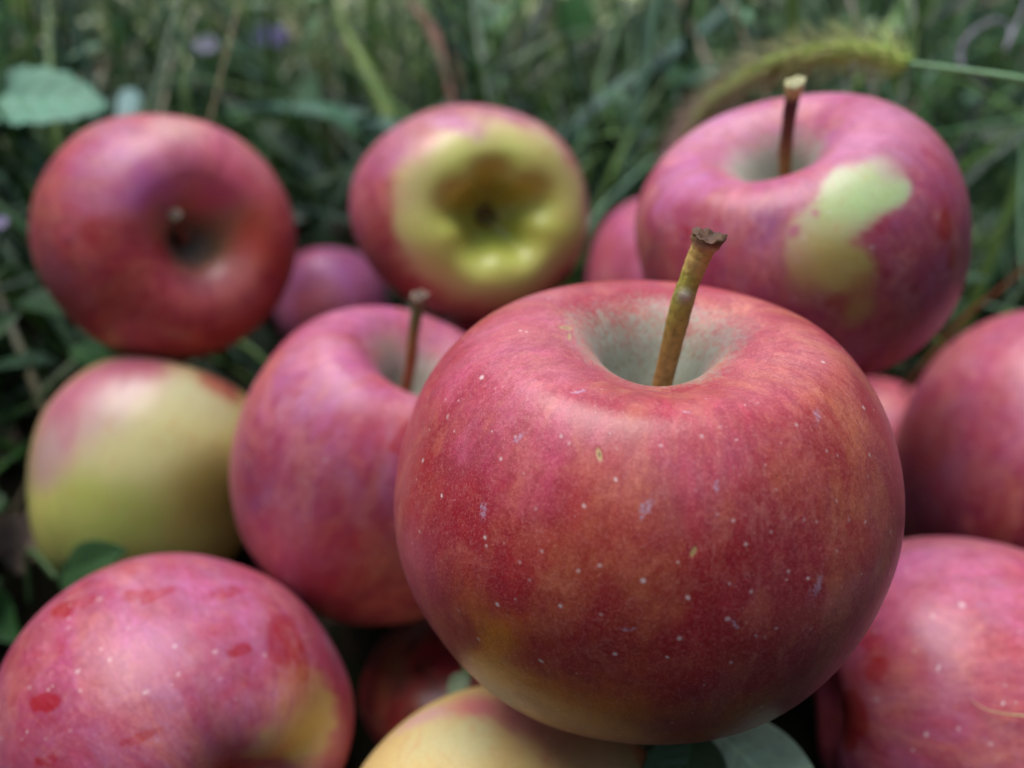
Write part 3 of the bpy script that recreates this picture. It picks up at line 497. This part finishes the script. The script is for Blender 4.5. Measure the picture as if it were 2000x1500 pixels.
 dict(label='dark pink apple buried in the heap under the blossom end apple', prof='round', R=.0330, seed=18, at=(-.012, .240, .045), axis=(-.3, .6, 1), base=(180, 70, 90), lobe=.02, res=(120, 80)),
]
for sp in APPLES: build_apple(sp)
for a in range(len(APPLES)):
    for b in range(a):
        d = np.linalg.norm(APPLE_POS[a][0] - APPLE_POS[b][0]); o = APPLE_POS[a][1] + APPLE_POS[b][1] - d
        if o > 0.002: print('OVERLAP', APPLES[a]['seed'], APPLES[b]['seed'], round(o * 1000, 1), 'mm')
for sp, (c, r_) in zip(APPLES, APPLE_POS): print('APPLE', sp['seed'], np.round(c, 3), 'depth', round(float(proj(c)[2][0]), 3))
AC = np.array([c for c, _ in APPLE_POS]); AR = np.array([r for _, r in APPLE_POS]); APX, APY, AD = proj(AC)

# ------------------------------------------------------------------ plants
def keep_mask(Cn, margin=.004, near=.27, low=False):
    """Cn: (N,S,3) centre lines. False where a plant would cut an apple or stand in front of one"""
    n, s, _ = Cn.shape; P = Cn.reshape(-1, 3); ok = np.ones(len(P), bool); px, py, d = proj(P)
    for c, r, x, y, dd in zip(AC, AR, APX, APY, AD):
        ok &= np.linalg.norm(P - c, axis=1) > r + margin
        ok &= ~((np.hypot(px - x, py - y) < (r + margin * 1.5) / dd * FPX * 1.12) & (d < dd + .01) & (d > 0))
    if low: return ok.reshape(n, s).all(1)
    infr = (px > -150) & (px < 2150) & (py > -250) & (py < 1700)
    lim = np.where((px < 60) & (py > 250), .20, near)
    ok &= ~((d < lim) & infr & (d > 0)); ok &= ~((d < .16) & (d > -.05) & (np.abs(P[:, 0]) < .2))
    return ok.reshape(n, s).all(1)
def blades(name, n, region, hl, wl, cols, bend, mat, label=None, lean=.35, near=.27, seed=1, seg=6, cup=True):
    g = np.random.default_rng(seed); x0, x1, y0, y1 = region
    B = np.stack([g.uniform(x0, x1, n), y0 + (y1 - y0) * g.uniform(0, 1, n) ** 1.35, np.zeros(n)], 1)
    B[:, 0] *= .35 + .65 * (B[:, 1] + .3) / (y1 + .3); B[:, 2] = gz(B[:, 0], B[:, 1])
    az = g.uniform(0, 2 * math.pi, n); Lh = g.uniform(*hl, n); ln = np.abs(g.normal(0, lean, n)); bd = g.uniform(*bend, n)
    t = np.linspace(0, 1, seg + 1); dirh = np.stack([np.cos(az), np.sin(az), 0 * az], 1)
    ang = ln[:, None] + bd[:, None] * t[None, :] ** 1.3 * 1.6
    step = Lh[:, None] / seg; dx = np.cumsum(np.sin(ang) * step, 1) - np.sin(ang[:, :1]) * step; dz = np.cumsum(np.cos(ang) * step, 1) - np.cos(ang[:, :1]) * step
    C_ = B[:, None, :] + dirh[:, None, :] * dx[..., None]; C_[..., 2] += dz
    floor_ = gz(C_[..., 0], C_[..., 1]) + .002; C_[..., 2] = np.maximum(C_[..., 2], floor_)
    k = keep_mask(C_, near=near); C_ = C_[k]; az = az[k]; n = len(C_)
    tw = g.uniform(-.9, .9, n); side = np.stack([-np.sin(az), np.cos(az), tw * .6], 1); side /= np.linalg.norm(side, axis=1)[:, None]
    W_ = g.uniform(*wl, n)[:, None] * (np.sin(np.clip(t * .9 + .12, 0, 1) * math.pi) ** .6)[None, :] * np.where(t > .98, .08, 1)
    Lf = C_ - side[:, None, :] * W_[..., None] / 2; Rg = C_ + side[:, None, :] * W_[..., None] / 2
    S1 = seg + 1
    Mid = C_.copy(); Mid[..., 2] -= W_ * .18
    V = np.stack([Lf, Mid, Rg], 2).reshape(-1, 3)
    base = (np.arange(n) * S1 * 3)[:, None] + (np.arange(seg) * 3)[None, :]; a = base.ravel()
    F = np.concatenate([np.stack([a, a + 1, a + 4, a + 3], 1), np.stack([a + 1, a + 2, a + 5, a + 4], 1)])
    cols = np.array([lin(c) for c in cols]); ci = g.integers(0, len(cols), n); cc = cols[ci] * g.uniform(.55, 1.65, (n, 1))
    cv = np.repeat(cc, S1 * 3, 0)
    o = mesh_obj(name, V, F, mat, None, True, {'col': cv}); tag(o, label, kind='stuff'); return o
def leaf_patch(name, n, region, size, cols, hl, label, seed=3, near=.27, low=False, mat=None):
    g = np.random.default_rng(seed); x0, x1, y0, y1 = region
    B = np.stack([g.uniform(x0, x1, n), y0 + (y1 - y0) * g.uniform(0, 1, n) ** 1.3, np.zeros(n)], 1)
    B[:, 0] *= 1 if low else .35 + .65 * (B[:, 1] + .3) / (y1 + .3); B[:, 2] = gz(B[:, 0], B[:, 1]) + g.uniform(*hl, n)
    sz = g.uniform(*size, n); az = g.uniform(0, 6.283, n); pit = g.normal(.1, .5, n)
    d = np.stack([np.cos(az) * np.cos(pit), np.sin(az) * np.cos(pit), np.sin(pit)], 1)
    rl = g.normal(0, .5, n); s0 = np.stack([-np.sin(az), np.cos(az), 0 * az], 1); nn = np.cross(d, s0); s = s0 * np.cos(rl)[:, None] + nn * np.sin(rl)[:, None]; nn = np.cross(d, s)
    t = np.linspace(0, 1, 6); wd = np.sin(np.clip(t * 1.0 + .04, 0, 1) ** .8 * math.pi) * .33 + .02; asp = g.uniform(.6, 1.3, n)
    C_ = B[:, None] + d[:, None] * (t[None, :, None] * sz[:, None, None]) - nn[:, None] * ((t ** 2)[None, :, None] * sz[:, None, None] * .22)
    k = keep_mask(C_, near=near, low=low); C_ = C_[k]; s = s[k]; nn = nn[k]; sz = sz[k]; asp = asp[k]; n = len(C_)
    off = s[:, None] * (wd[None, :, None] * (sz * asp)[:, None, None])
    upv = nn[:, None] * (wd[None, :, None] * (sz * asp)[:, None, None]) * .3
    V = np.stack([C_ - off + upv, C_, C_ + off + upv], 2).reshape(-1, 3)
    base = (np.arange(n) * 18)[:, None] + (np.arange(5) * 3)[None, :]; a = base.ravel()
    F = np.concatenate([np.stack([a, a + 1, a + 4, a + 3], 1), np.stack([a + 1, a + 2, a + 5, a + 4], 1)])
    cols = np.array([lin(c) for c in cols]); cc = cols[g.integers(0, len(cols), n)] * g.uniform(.6, 1.3, (n, 1))
    o = mesh_obj(name, V, F, mat or M_LEAF, None, True, {'col': np.repeat(cc, 18, 0)}); tag(o, label, kind='stuff'); return o
GREENS = [(58, 96, 40), (36, 72, 38), (78, 108, 38), (40, 66, 36), (88, 118, 48), (60, 94, 48), (26, 50, 30), (96, 130, 100), (30, 60, 36)]
REG = (-2.2, 2.2, .12, 3.0)
blades('grass', 24000, REG, (.07, .25), (.0015, .0042), GREENS, (.2, 1.0), M_BLADE, 'thick green grass growing behind and around the apples', seed=11)
blades('tall_grass', 2600, (-2.2, 2.2, .34, 3.0), (.2, .42), (.002, .0052), GREENS + [(110, 130, 84), (96, 122, 96)], (.1, .8), M_BLADE, 'taller blurred grass further back', seed=12, lean=.25)
blades('dry_grass', 1300, REG, (.1, .36), (.0012, .003), [(168, 158, 120), (150, 136, 106), (186, 178, 146), (140, 120, 104)], (.1, 1.1), M_DRY, 'dry straw-coloured stalks tangled through the grass', seed=13, lean=.5)
leaf_patch('leafy_weeds', 900, (-.4, 1.9, .34, 1.6), (.014, .032), [(96, 140, 100), (120, 160, 120), (76, 124, 60), (60, 100, 60), (90, 130, 60), (140, 160, 120)], (.04, .2), 'taller broad leaved weeds blurred behind the apples', seed=24)
blades('pale_grass', 2300, (-1.3, .1, .6, 1.6), (.14, .34), (.003, .008), [(206, 212, 160), (180, 196, 130), (214, 206, 170), (130, 170, 90)], (.2, 1.1), M_BLADE, 'pale grass standing at the top left', seed=25)  # blades in paler colours than the rest of the grass
leaf_patch('ground_cover', 12000, REG, (.008, .024), GREENS + [(84, 116, 84), (70, 112, 60)], (.004, .11), 'small leaved weeds growing low among the grass', seed=14)

leaf_patch('leaf_litter', 5000, (-.9, .9, -.35, .6), (.008, .03), [(66, 50, 34), (84, 66, 46), (52, 44, 30), (40, 56, 34), (52, 72, 40)], (.001, .010), 'brown and green fallen leaves covering the soil under the apples', seed=41, low=True, mat=M_DRY)
def surround():
    # unseen grass added round the camera and heap to block low sky light
    g = np.random.default_rng(31); n = 9000; a = g.uniform(0, 6.283, n); rr = g.uniform(.42, 1.25, n)
    B = np.stack([rr * np.cos(a), .05 + rr * np.sin(a), 0 * a], 1); px, py, d = proj(B + [0, 0, .2]); k = ~((d > .0) & (px > -700) & (px < 2700)); B = B[k]; n = len(B)
    B[:, 2] = gz(B[:, 0], B[:, 1]); az = g.uniform(0, 6.283, n); Lh = g.uniform(.35, .75, n); ln = np.abs(g.normal(0, .14, n)); t = np.linspace(0, 1, 6)
    off = (ln[:, None] * t + .35 * g.uniform(0, 1, n)[:, None] * t ** 2.5) * Lh[:, None]; C_ = B[:, None] + np.stack([np.cos(az)[:, None] * off, np.sin(az)[:, None] * off, t[None] * Lh[:, None] * .95], 2)
    sd_ = np.stack([-np.sin(az), np.cos(az), 0 * az], 1); W_ = (g.uniform(.006, .014, n)[:, None] * (1 - t ** 2 * .9))[..., None]
    V = np.stack([C_ - sd_[:, None] * W_ / 2, C_ + sd_[:, None] * W_ / 2], 2).reshape(-1, 3); b = ((np.arange(n) * 12)[:, None] + (np.arange(5) * 2)[None]).ravel()
    F = np.stack([b, b + 1, b + 3, b + 2], 1); cols = np.array([lin(c) for c in GREENS])[g.integers(0, len(GREENS), n)] * g.uniform(.6, 1.2, (n, 1))
    tag(mesh_obj('sky_block_grass', V, F, M_BLADE, None, True, {'col': np.repeat(cols, 12, 0)}), 'long grass added out of view round the heap to block low sky light', kind='stuff')
surround()
def ribbon(name, label, cat, pts, width, color, group=None, mat=None, droop=True, fold=.25, n=40, tip=True):
    P = catmull([at(*p) for p in pts], n)
    if droop:
        e = P[-1].copy(); g0 = np.array([e[0] + .01, e[1] + .03, 0.0]); g0[2] = gz(g0[0], g0[1]) - .003
        P = np.vstack([P, catmull([e, (e + g0) / 2 + np.array([0, .008, 0]), g0], 12)[1:]])
    n = len(P); t = np.linspace(0, 1, n)
    T = np.gradient(P, axis=0); T /= np.linalg.norm(T, axis=1)[:, None]; V_ = CAM - P; V_ /= np.linalg.norm(V_, axis=1)[:, None]
    V_ = V_ + np.array([0, 0, .8]); s = np.cross(T, V_); s /= np.linalg.norm(s, axis=1)[:, None]; nn = np.cross(s, T)
    wd = width * (np.clip(t / .35, 0.03, 1) ** .7 if tip else np.ones(n)) * (1 - .35 * np.clip((t - .6) / .4, 0, 1)); th = width * .05
    q = [P - s * wd[:, None] / 2 + nn * (wd * fold)[:, None] * .5, P - nn * th, P + s * wd[:, None] / 2 + nn * (wd * fold)[:, None] * .5, P + nn * th]
    V = np.stack(q, 1).reshape(-1, 3); F = []
    for i in range(n - 1):
        for j in range(4): F.append((i * 4 + j, i * 4 + (j + 1) % 4, i * 4 + 4 + (j + 1) % 4, i * 4 + 4 + j))
    g = np.random.default_rng(len(V)); cc = np.tile(lin(color), (len(V), 1))
    o = mesh_obj(name, V, F, mat or M_BLADE, None, True, {'col': cc}); tag(o, label, cat, group); return o
def stalk(name, label, cat, pts, r, color, group=None, droop=True, mat=None):
    P = catmull([at(*p) for p in pts], 50)
    if droop:
        e = P[-1].copy(); g0 = np.array([e[0], e[1] + .03, 0.0]); g0[2] = gz(g0[0], g0[1]) - .003
        P = np.vstack([P, catmull([e, (e + g0) / 2, g0], 10)[1:]])
    V, F = tube(P, np.linspace(r * .6, r, len(P)), 7, .08, 4)
    o = mesh_obj(name, V, F, mat or M_DRY, None, True, {'col': np.tile(lin(color), (len(V), 1))}); tag(o, label, cat, group); return o
GB = 'single grass blades standing out of the background'
ribbon('grass_blade', 'yellow-green grass blade slanting down behind the back centre apple', 'grass blade', [(620, -40, .42), (680, 70, .41), (730, 160, .40), (765, 245, .39), (800, 380, .38)], .0085, (122, 148, 62), GB)
ribbon('grass_blade', 'wide blue-green blade lying level between the two back left apples', 'grass blade', [(420, 222, .40), (520, 212, .38), (620, 222, .36), (750, 248, .35), (860, 300, .35)], .009, (96, 136, 110), GB)
ribbon('grass_blade', 'pinkish brown withered blade above the back centre apple', 'grass blade', [(770, -40, .43), (830, 40, .42), (870, 110, .41), (895, 200, .40), (910, 300, .40)], .009, (166, 122, 100), GB, M_DRY)
ribbon('grass_blade', 'pale grey-green blade upright above the back centre apple', 'grass blade', [(915, -60, .43), (930, 60, .42), (948, 150, .41), (958, 260, .40)], .006, (128, 146, 122), GB)
ribbon('grass_blade', 'bluish blade slanting up right beside the foxtail', 'grass blade', [(1480, -60, .42), (1400, 40, .41), (1280, 130, .40), (1180, 200, .40), (1080, 290, .40)], .009, (72, 108, 92), GB)
ribbon('grass_blade', 'bright green blade at the top edge near the pinkish blade', 'grass blade', [(1040, -40, .46), (990, 30, .45), (960, 90, .44), (930, 190, .43)], .009, (84, 128, 50), GB)
ribbon('grass_blade', 'dark green blade along the left edge above the serrated leaf', 'grass blade', [(6, -80, .30), (8, 40, .30), (4, 140, .30), (-10, 300, .30)], .0035, (58, 100, 44), GB)
ribbon('grass_blade', 'pale green blade upright along the right edge', 'grass blade', [(1992, 250, .26), (1996, 330, .26), (1994, 430, .26), (2000, 560, .26)], .0016, (120, 160, 120), GB)
ribbon('grass_blade', 'green blade lying across the left edge beside the yellow-green apple', 'grass blade', [(60, 790, .29), (20, 812, .28), (-40, 822, .27), (-120, 850, .27)], .006, (74, 120, 50), GB)
GS = 'dry stalks standing among the grass'
stalk('dry_stalk', 'pale dry stalk leaning at the top edge left of the foxtail head', 'dry stalk', [(1310, -60, .40), (1350, 50, .39), (1392, 150, .38), (1430, 260, .38)], .0018, (170, 156, 130), GS)
stalk('dry_stalk', 'thin straw hanging behind the foxtail bristles', 'dry stalk', [(1640, -60, .34), (1680, 60, .33), (1700, 140, .33), (1720, 300, .33)], .0010, (176, 164, 150), GS)
stalk('dry_stalk', 'thin straw upright right of the foxtail bristles', 'dry stalk', [(1778, -60, .36), (1782, 60, .35), (1770, 110, .35), (1750, 330, .35)], .0010, (150, 150, 138), GS)
stalk('dry_stalk', 'dry stalk crossing towards the top right corner', 'dry stalk', [(1900, -10, .36), (1840, 30, .36), (1780, 60, .36), (1700, 90, .38), (1620, 240, .38)], .0013, (130, 120, 124), GS)
stalk('dry_stalk', 'thin dry stalk slanting across the upper left above the serrated leaf', 'dry stalk', [(300, 60, .42), (240, 110, .40), (160, 155, .38), (60, 230, .36), (-40, 290, .35)], .0012, (150, 130, 110), GS)
stalk('dry_stalk', 'dark orange twig rising to the right edge behind the right edge apple', 'dry stalk', [(2040, 490, .25), (1960, 560, .26), (1880, 625, .27), (1800, 720, .28)], .0009, (120, 66, 34), GS)
stalk('dry_tendril', 'curled grey tendril looping at the upper right', 'tendril', [(2010, -10, .30), (1985, 50, .30), (1962, 100, .30), (1975, 60, .31), (1950, 40, .31), (1910, 55, .31), (1884, 80, .31), (1876, 110, .31), (1884, 140, .31), (1930, 170, .32)], .0009, (160, 150, 162))

# leaves ----------------------------------------------------------------
def leaf_mesh(name, base, tip, nrm, width, color, parent, serr=0.0, fold=.18, curl=.15, mat=None, teeth=14, vein=(0.75, 0.85, 0.7), sym=.45):
    base = np.array(base); tip = np.array(tip); ax = tip - base; L = np.linalg.norm(ax); ax /= L
    nrm = np.array(nrm, float); nrm -= ax * (nrm @ ax); nrm /= np.linalg.norm(nrm); sd_ = np.cross(ax, nrm)
    n, m = 90, 25; t = np.linspace(0, 1, n); u = np.linspace(-1, 1, m)
    wd = width / 2 * (np.sin(math.pi * t ** (math.log(.5) / math.log(sym))) ** .8) + L * .004
    if serr: wd = wd * (1 + serr * ((t * teeth) % 1 - .5))
    V = []; Cc = []
    col = lin(color)
    for i in range(n):
        for j in range(m):
            vv = abs(math.sin((t[i] * 9 - abs(u[j]) * 1.2) * math.pi)); rid = .0006 * (vv - .5) * (1 - abs(u[j])) * (L / .05)
            h = fold * wd[i] * abs(u[j]) ** 1.2 - curl * L * (t[i] - .4) ** 2 + rid + .04 * wd[i] * math.sin(7 * t[i] + 3 * u[j])
            V.append(base + ax * L * t[i] + sd_ * u[j] * wd[i] + nrm * h)
            v = 1.0
            if abs(u[j]) < .06 or vv < .12: v = 1.35
            Cc.append(col * v)
    V = np.array(V); F = [(i * m + j, i * m + j + 1, (i + 1) * m + j + 1, (i + 1) * m + j) for i in range(n - 1) for j in range(m - 1)]
    o = mesh_obj(name, V, F, mat or M_LEAF, parent, True, {'col': np.array(Cc)})
    s = o.modifiers.new('thickness', 'SOLIDIFY'); s.thickness = .00025
    return o
def weed(label, name, cat, base, tip, nrm, width, color, foot, **kw):
    r = empty(name, foot); tag(r, label, cat)
    leaf_mesh('leaf_blade', base, tip, nrm, width, color, r, **kw)
    P = catmull([np.array(base) + (np.array(tip) - np.array(base)) * .02, (np.array(base) + np.array(foot)) / 2 + np.array([-.004, .006, .01]), foot], 20)
    V, F = tube(P, .0009, 7); mesh_obj('stalk', V, F, M_LEAF, r, True, {'col': np.tile(lin((90, 120, 70)), (len(V), 1))})
    return r
weed('pale blue-green serrated leaf at the left edge above the upper left apple', 'serrated_leaf', 'leaf', at(-190, 175, .30), at(206, 204, .30), UP * .5 - FWD * .85, .030, (116, 176, 138), at(-260, 900, .34), serr=.16, fold=.1, teeth=9, curl=.05, sym=.62)
weed('small pale round leaf lit up between the serrated leaf and the upper left apple', 'round_leaf', 'leaf', at(246, 240, .36), at(250, 168, .37), -FWD + UP * .5, .014, (150, 186, 176), at(262, 420, .38))
weed('pale grey-green leaf at the bottom edge under the sharp front apple', 'apple_leaf', 'leaf', at(1350, 1390, .165), at(1640, 1640, .142), -FWD + UP * .9 + RT * .1, .018, (214, 228, 178), at(1340, 1440, .18), fold=.12, curl=.1)
weed('darker folded leaf at the bottom edge left of the pale leaf', 'apple_leaf', 'leaf', at(1350, 1420, .160), at(1330, 1640, .148), -FWD + UP * .4 - RT * .5, .016, (92, 118, 78), at(1345, 1440, .18), fold=.3)
weed('tiny pale leaf tip poking out in the dark gap above the pale yellow apple', 'apple_leaf', 'leaf', at(915, 1318, .190), at(876, 1352, .183), -FWD + UP * .5, .0045, (120, 138, 110), at(935, 1345, .225))
weed('dark green leaf low at the left edge beside the yellow-green apple', 'weed_leaf', 'leaf', at(-80, 740, .27), at(110, 700, .27), UP - FWD * .3, .024, (54, 88, 56), at(-100, 1000, .30), fold=.2)
weed('small green leaf against the underside of the yellow-green apple', 'weed_leaf', 'leaf', at(110, 1130, .225), at(230, 1075, .200), -FWD + UP * .4, .012, (66, 100, 60), at(60, 1180, .24), fold=.2)
def dry_leaf(label, pts, width, seed):
    r = empty('dry_leaf', at(*pts[0])); tag(r, label, 'dry leaf', 'dry leaves at the lower left')
    leaf_mesh('leaf_blade', at(*pts[0]), at(*pts[1]), -FWD + UP * .5, width, (134, 112, 96), r, fold=.6, curl=.5, mat=M_DRY, serr=.2, teeth=6)
dry_leaf('crumpled grey-brown dry leaf at the lower left beside the yellow-green apple', [(20, 1120, .25), (100, 985, .25)], .016, 1)
dry_leaf('curled brown dry leaf at the left edge, lower left', [(-60, 1090, .25), (40, 1010, .26)], .018, 2)

# flowers ---------------------------------------------------------------
def flower(label, px, py, d, size, color, n=9):
    c = at(px, py, d); f = np.array([c[0] + .01, c[1] + .03, gz(c[0], c[1] + .03)]); r = empty('wild_flower', f); tag(r, label, 'flower', 'small wild flowers in the background')
    V, F = tube(catmull([c, (c + f) / 2 + np.array([.008, 0, .01]), f], 16), .0009, 6); mesh_obj('stalk', V, F, M_LEAF, r, True, {'col': np.tile(lin((90, 116, 70)), (len(V), 1))})
    V = []; F = []
    for q in range(n):
        a = q / n * 6.283
        d1 = math.cos(a) * RT + math.sin(a) * (UP * .8 + FWD * .3); s = np.cross(d1, -FWD); o = len(V)
        for t, ww in ((0, .15), (.4, .5), (.75, .55), (1, .15)):
            for sg in (-1, 1): V.append(c + d1 * size * t + s * sg * ww * size * .42 - FWD * size * .35 * t * t)
        for i in range(3): F.append((o + i * 2, o + i * 2 + 1, o + i * 2 + 3, o + i * 2 + 2))
    o = mesh_obj('petals', V, F, M_LEAF, r, True, {'col': np.tile(lin(color), (len(V), 1))})
    o.modifiers.new('t', 'SOLIDIFY').thickness = .0003
flower('blurred lilac flower at the top left between the two back left apples', 528, 75, .48, .012, (160, 140, 200))
flower('pale whitish flower at the top edge left of the lilac flower', 405, 90, .46, .008, (200, 196, 216))
flower('tiny pale flower at the left edge beside the upper left apple', 2, 435, .26, .003, (190, 176, 210))

# foxtail ---------------------------------------------------------------
def foxtail():
    HP = catmull([at(1775, 124, .212), at(1700, 102, .222), at(1600, 106, .232), at(1500, 132, .243), at(1420, 178, .252), at(1362, 240, .260), at(1325, 310, .266)], 120)
    SPn = catmull([at(1775, 124, .212), at(1880, 138, .205), at(2000, 156, .198), at(2150, 190, .195), at(2330, 420, .20), np.array([.19, .20, .008])], 60)
    r = empty('foxtail_grass', SPn[-1]); tag(r, 'arching bristly green foxtail seed head hanging behind the upper right apple', 'foxtail grass')
    V, F = tube(SPn, np.linspace(.0007, .0011, 60), 8, .04); mesh_obj('stem', V, F, M_LEAF, r, True, {'col': np.tile(lin((132, 176, 120)), (len(V), 1))})
    g = np.random.default_rng(5)
    T = np.gradient(HP, axis=0); T /= np.linalg.norm(T, axis=1)[:, None]
    sp_V = []; sp_F = []; sp_C = []; br_V = []; br_F = []; br_C = []
    core, cf = tube(HP, .0009, 6); off = 0
    sp_V.append(core); sp_F += cf; sp_C.append(np.tile(lin((110, 124, 60)), (len(core), 1))); off = len(core); boff = 0
    for q in range(1000):
        t = g.uniform(0, .995) ** .95; i = int(t * 119); p = HP[i]; a = g.uniform(0, 6.283)
        x = np.cross(T[i], FWD); x /= np.linalg.norm(x); y = np.cross(T[i], x); rd = math.cos(a) * x + math.sin(a) * y
        env = min(1, .35 + t * 5) * (1 if t < .8 else (1 - t) / .2 * .3 + .7)
        d1 = rd * .8 + T[i] * .55; d1 /= np.linalg.norm(d1); b0 = p + rd * .0006; Ls = .003 * env
        path = np.array([b0, b0 + d1 * Ls * .4, b0 + d1 * Ls * .8, b0 + d1 * Ls]); v, f = tube(path, np.array([.3, .8, .55, .08]) * .001, 5)
        sp_V.append(v); sp_F += [tuple(k + off for k in ff) for ff in f]; off += len(v)
        cc = lin(random.choice([(170, 200, 74), (186, 206, 96), (140, 172, 62), (186, 190, 110)])) * g.uniform(.8, 1.25); sp_C.append(np.tile(cc, (len(v), 1)))
        if True:
            for _ in range(1 + (q % 3 == 0)):
                dj = d1 + g.normal(0, .25, 3); dj /= np.linalg.norm(dj); Lb = g.uniform(.006, .0125) * (.45 + .55 * env)
                e = b0 + dj * Lb + T[i] * Lb * .25; mid = b0 + dj * Lb * .5
                v, f = tube(np.array([b0, mid, e]), np.array([.10, .08, .03]) * .001, 3)
                br_V.append(v); br_F += [tuple(k + boff for k in ff) for ff in f]; boff += len(v)
                mixc = lin((190, 150, 150)) * t + lin((206, 222, 130)) * (1 - t); br_C.append(np.tile(mixc * g.uniform(.7, 1.4), (len(v), 1)))
    mesh_obj('seed_head', np.vstack(sp_V), sp_F, M_LEAF, r, True, {'col': np.vstack(sp_C)})
    mesh_obj('bristles', np.vstack(br_V), br_F, M_DRY, r, True, {'col': np.vstack(br_C)})
foxtail()

# straw lying across the lower right apple --------------------------------
def straw():
    c, r_ = APPLE_POS[7]; straw_pts = []
    for x, y, lift in ((1896, 1366, .0003), (1915, 1380, .0006), (1940, 1390, .0008), (1975, 1396, .0009), (2040, 1402, .0009), (2150, 1420, .001)):
        v = at(x, y, 1.0) - CAM; v /= np.linalg.norm(v); o = CAM - c; b = o @ v; rr = r_ * 1.03 + lift; straw_pts.append(CAM + v * (-b - math.sqrt(max(b * b - (o @ o - rr * rr), 0))))
    P = catmull([*straw_pts], 50)
    V, F = tube(P, np.linspace(.00006, .0003, 50), 7, .05); tag(mesh_obj('straw', V, F, M_DRY, None, True, {'col': np.tile(lin((206, 176, 130)), (len(V), 1))}), 'thin curved tan straw lying on the lower right apple', 'straw')
straw()
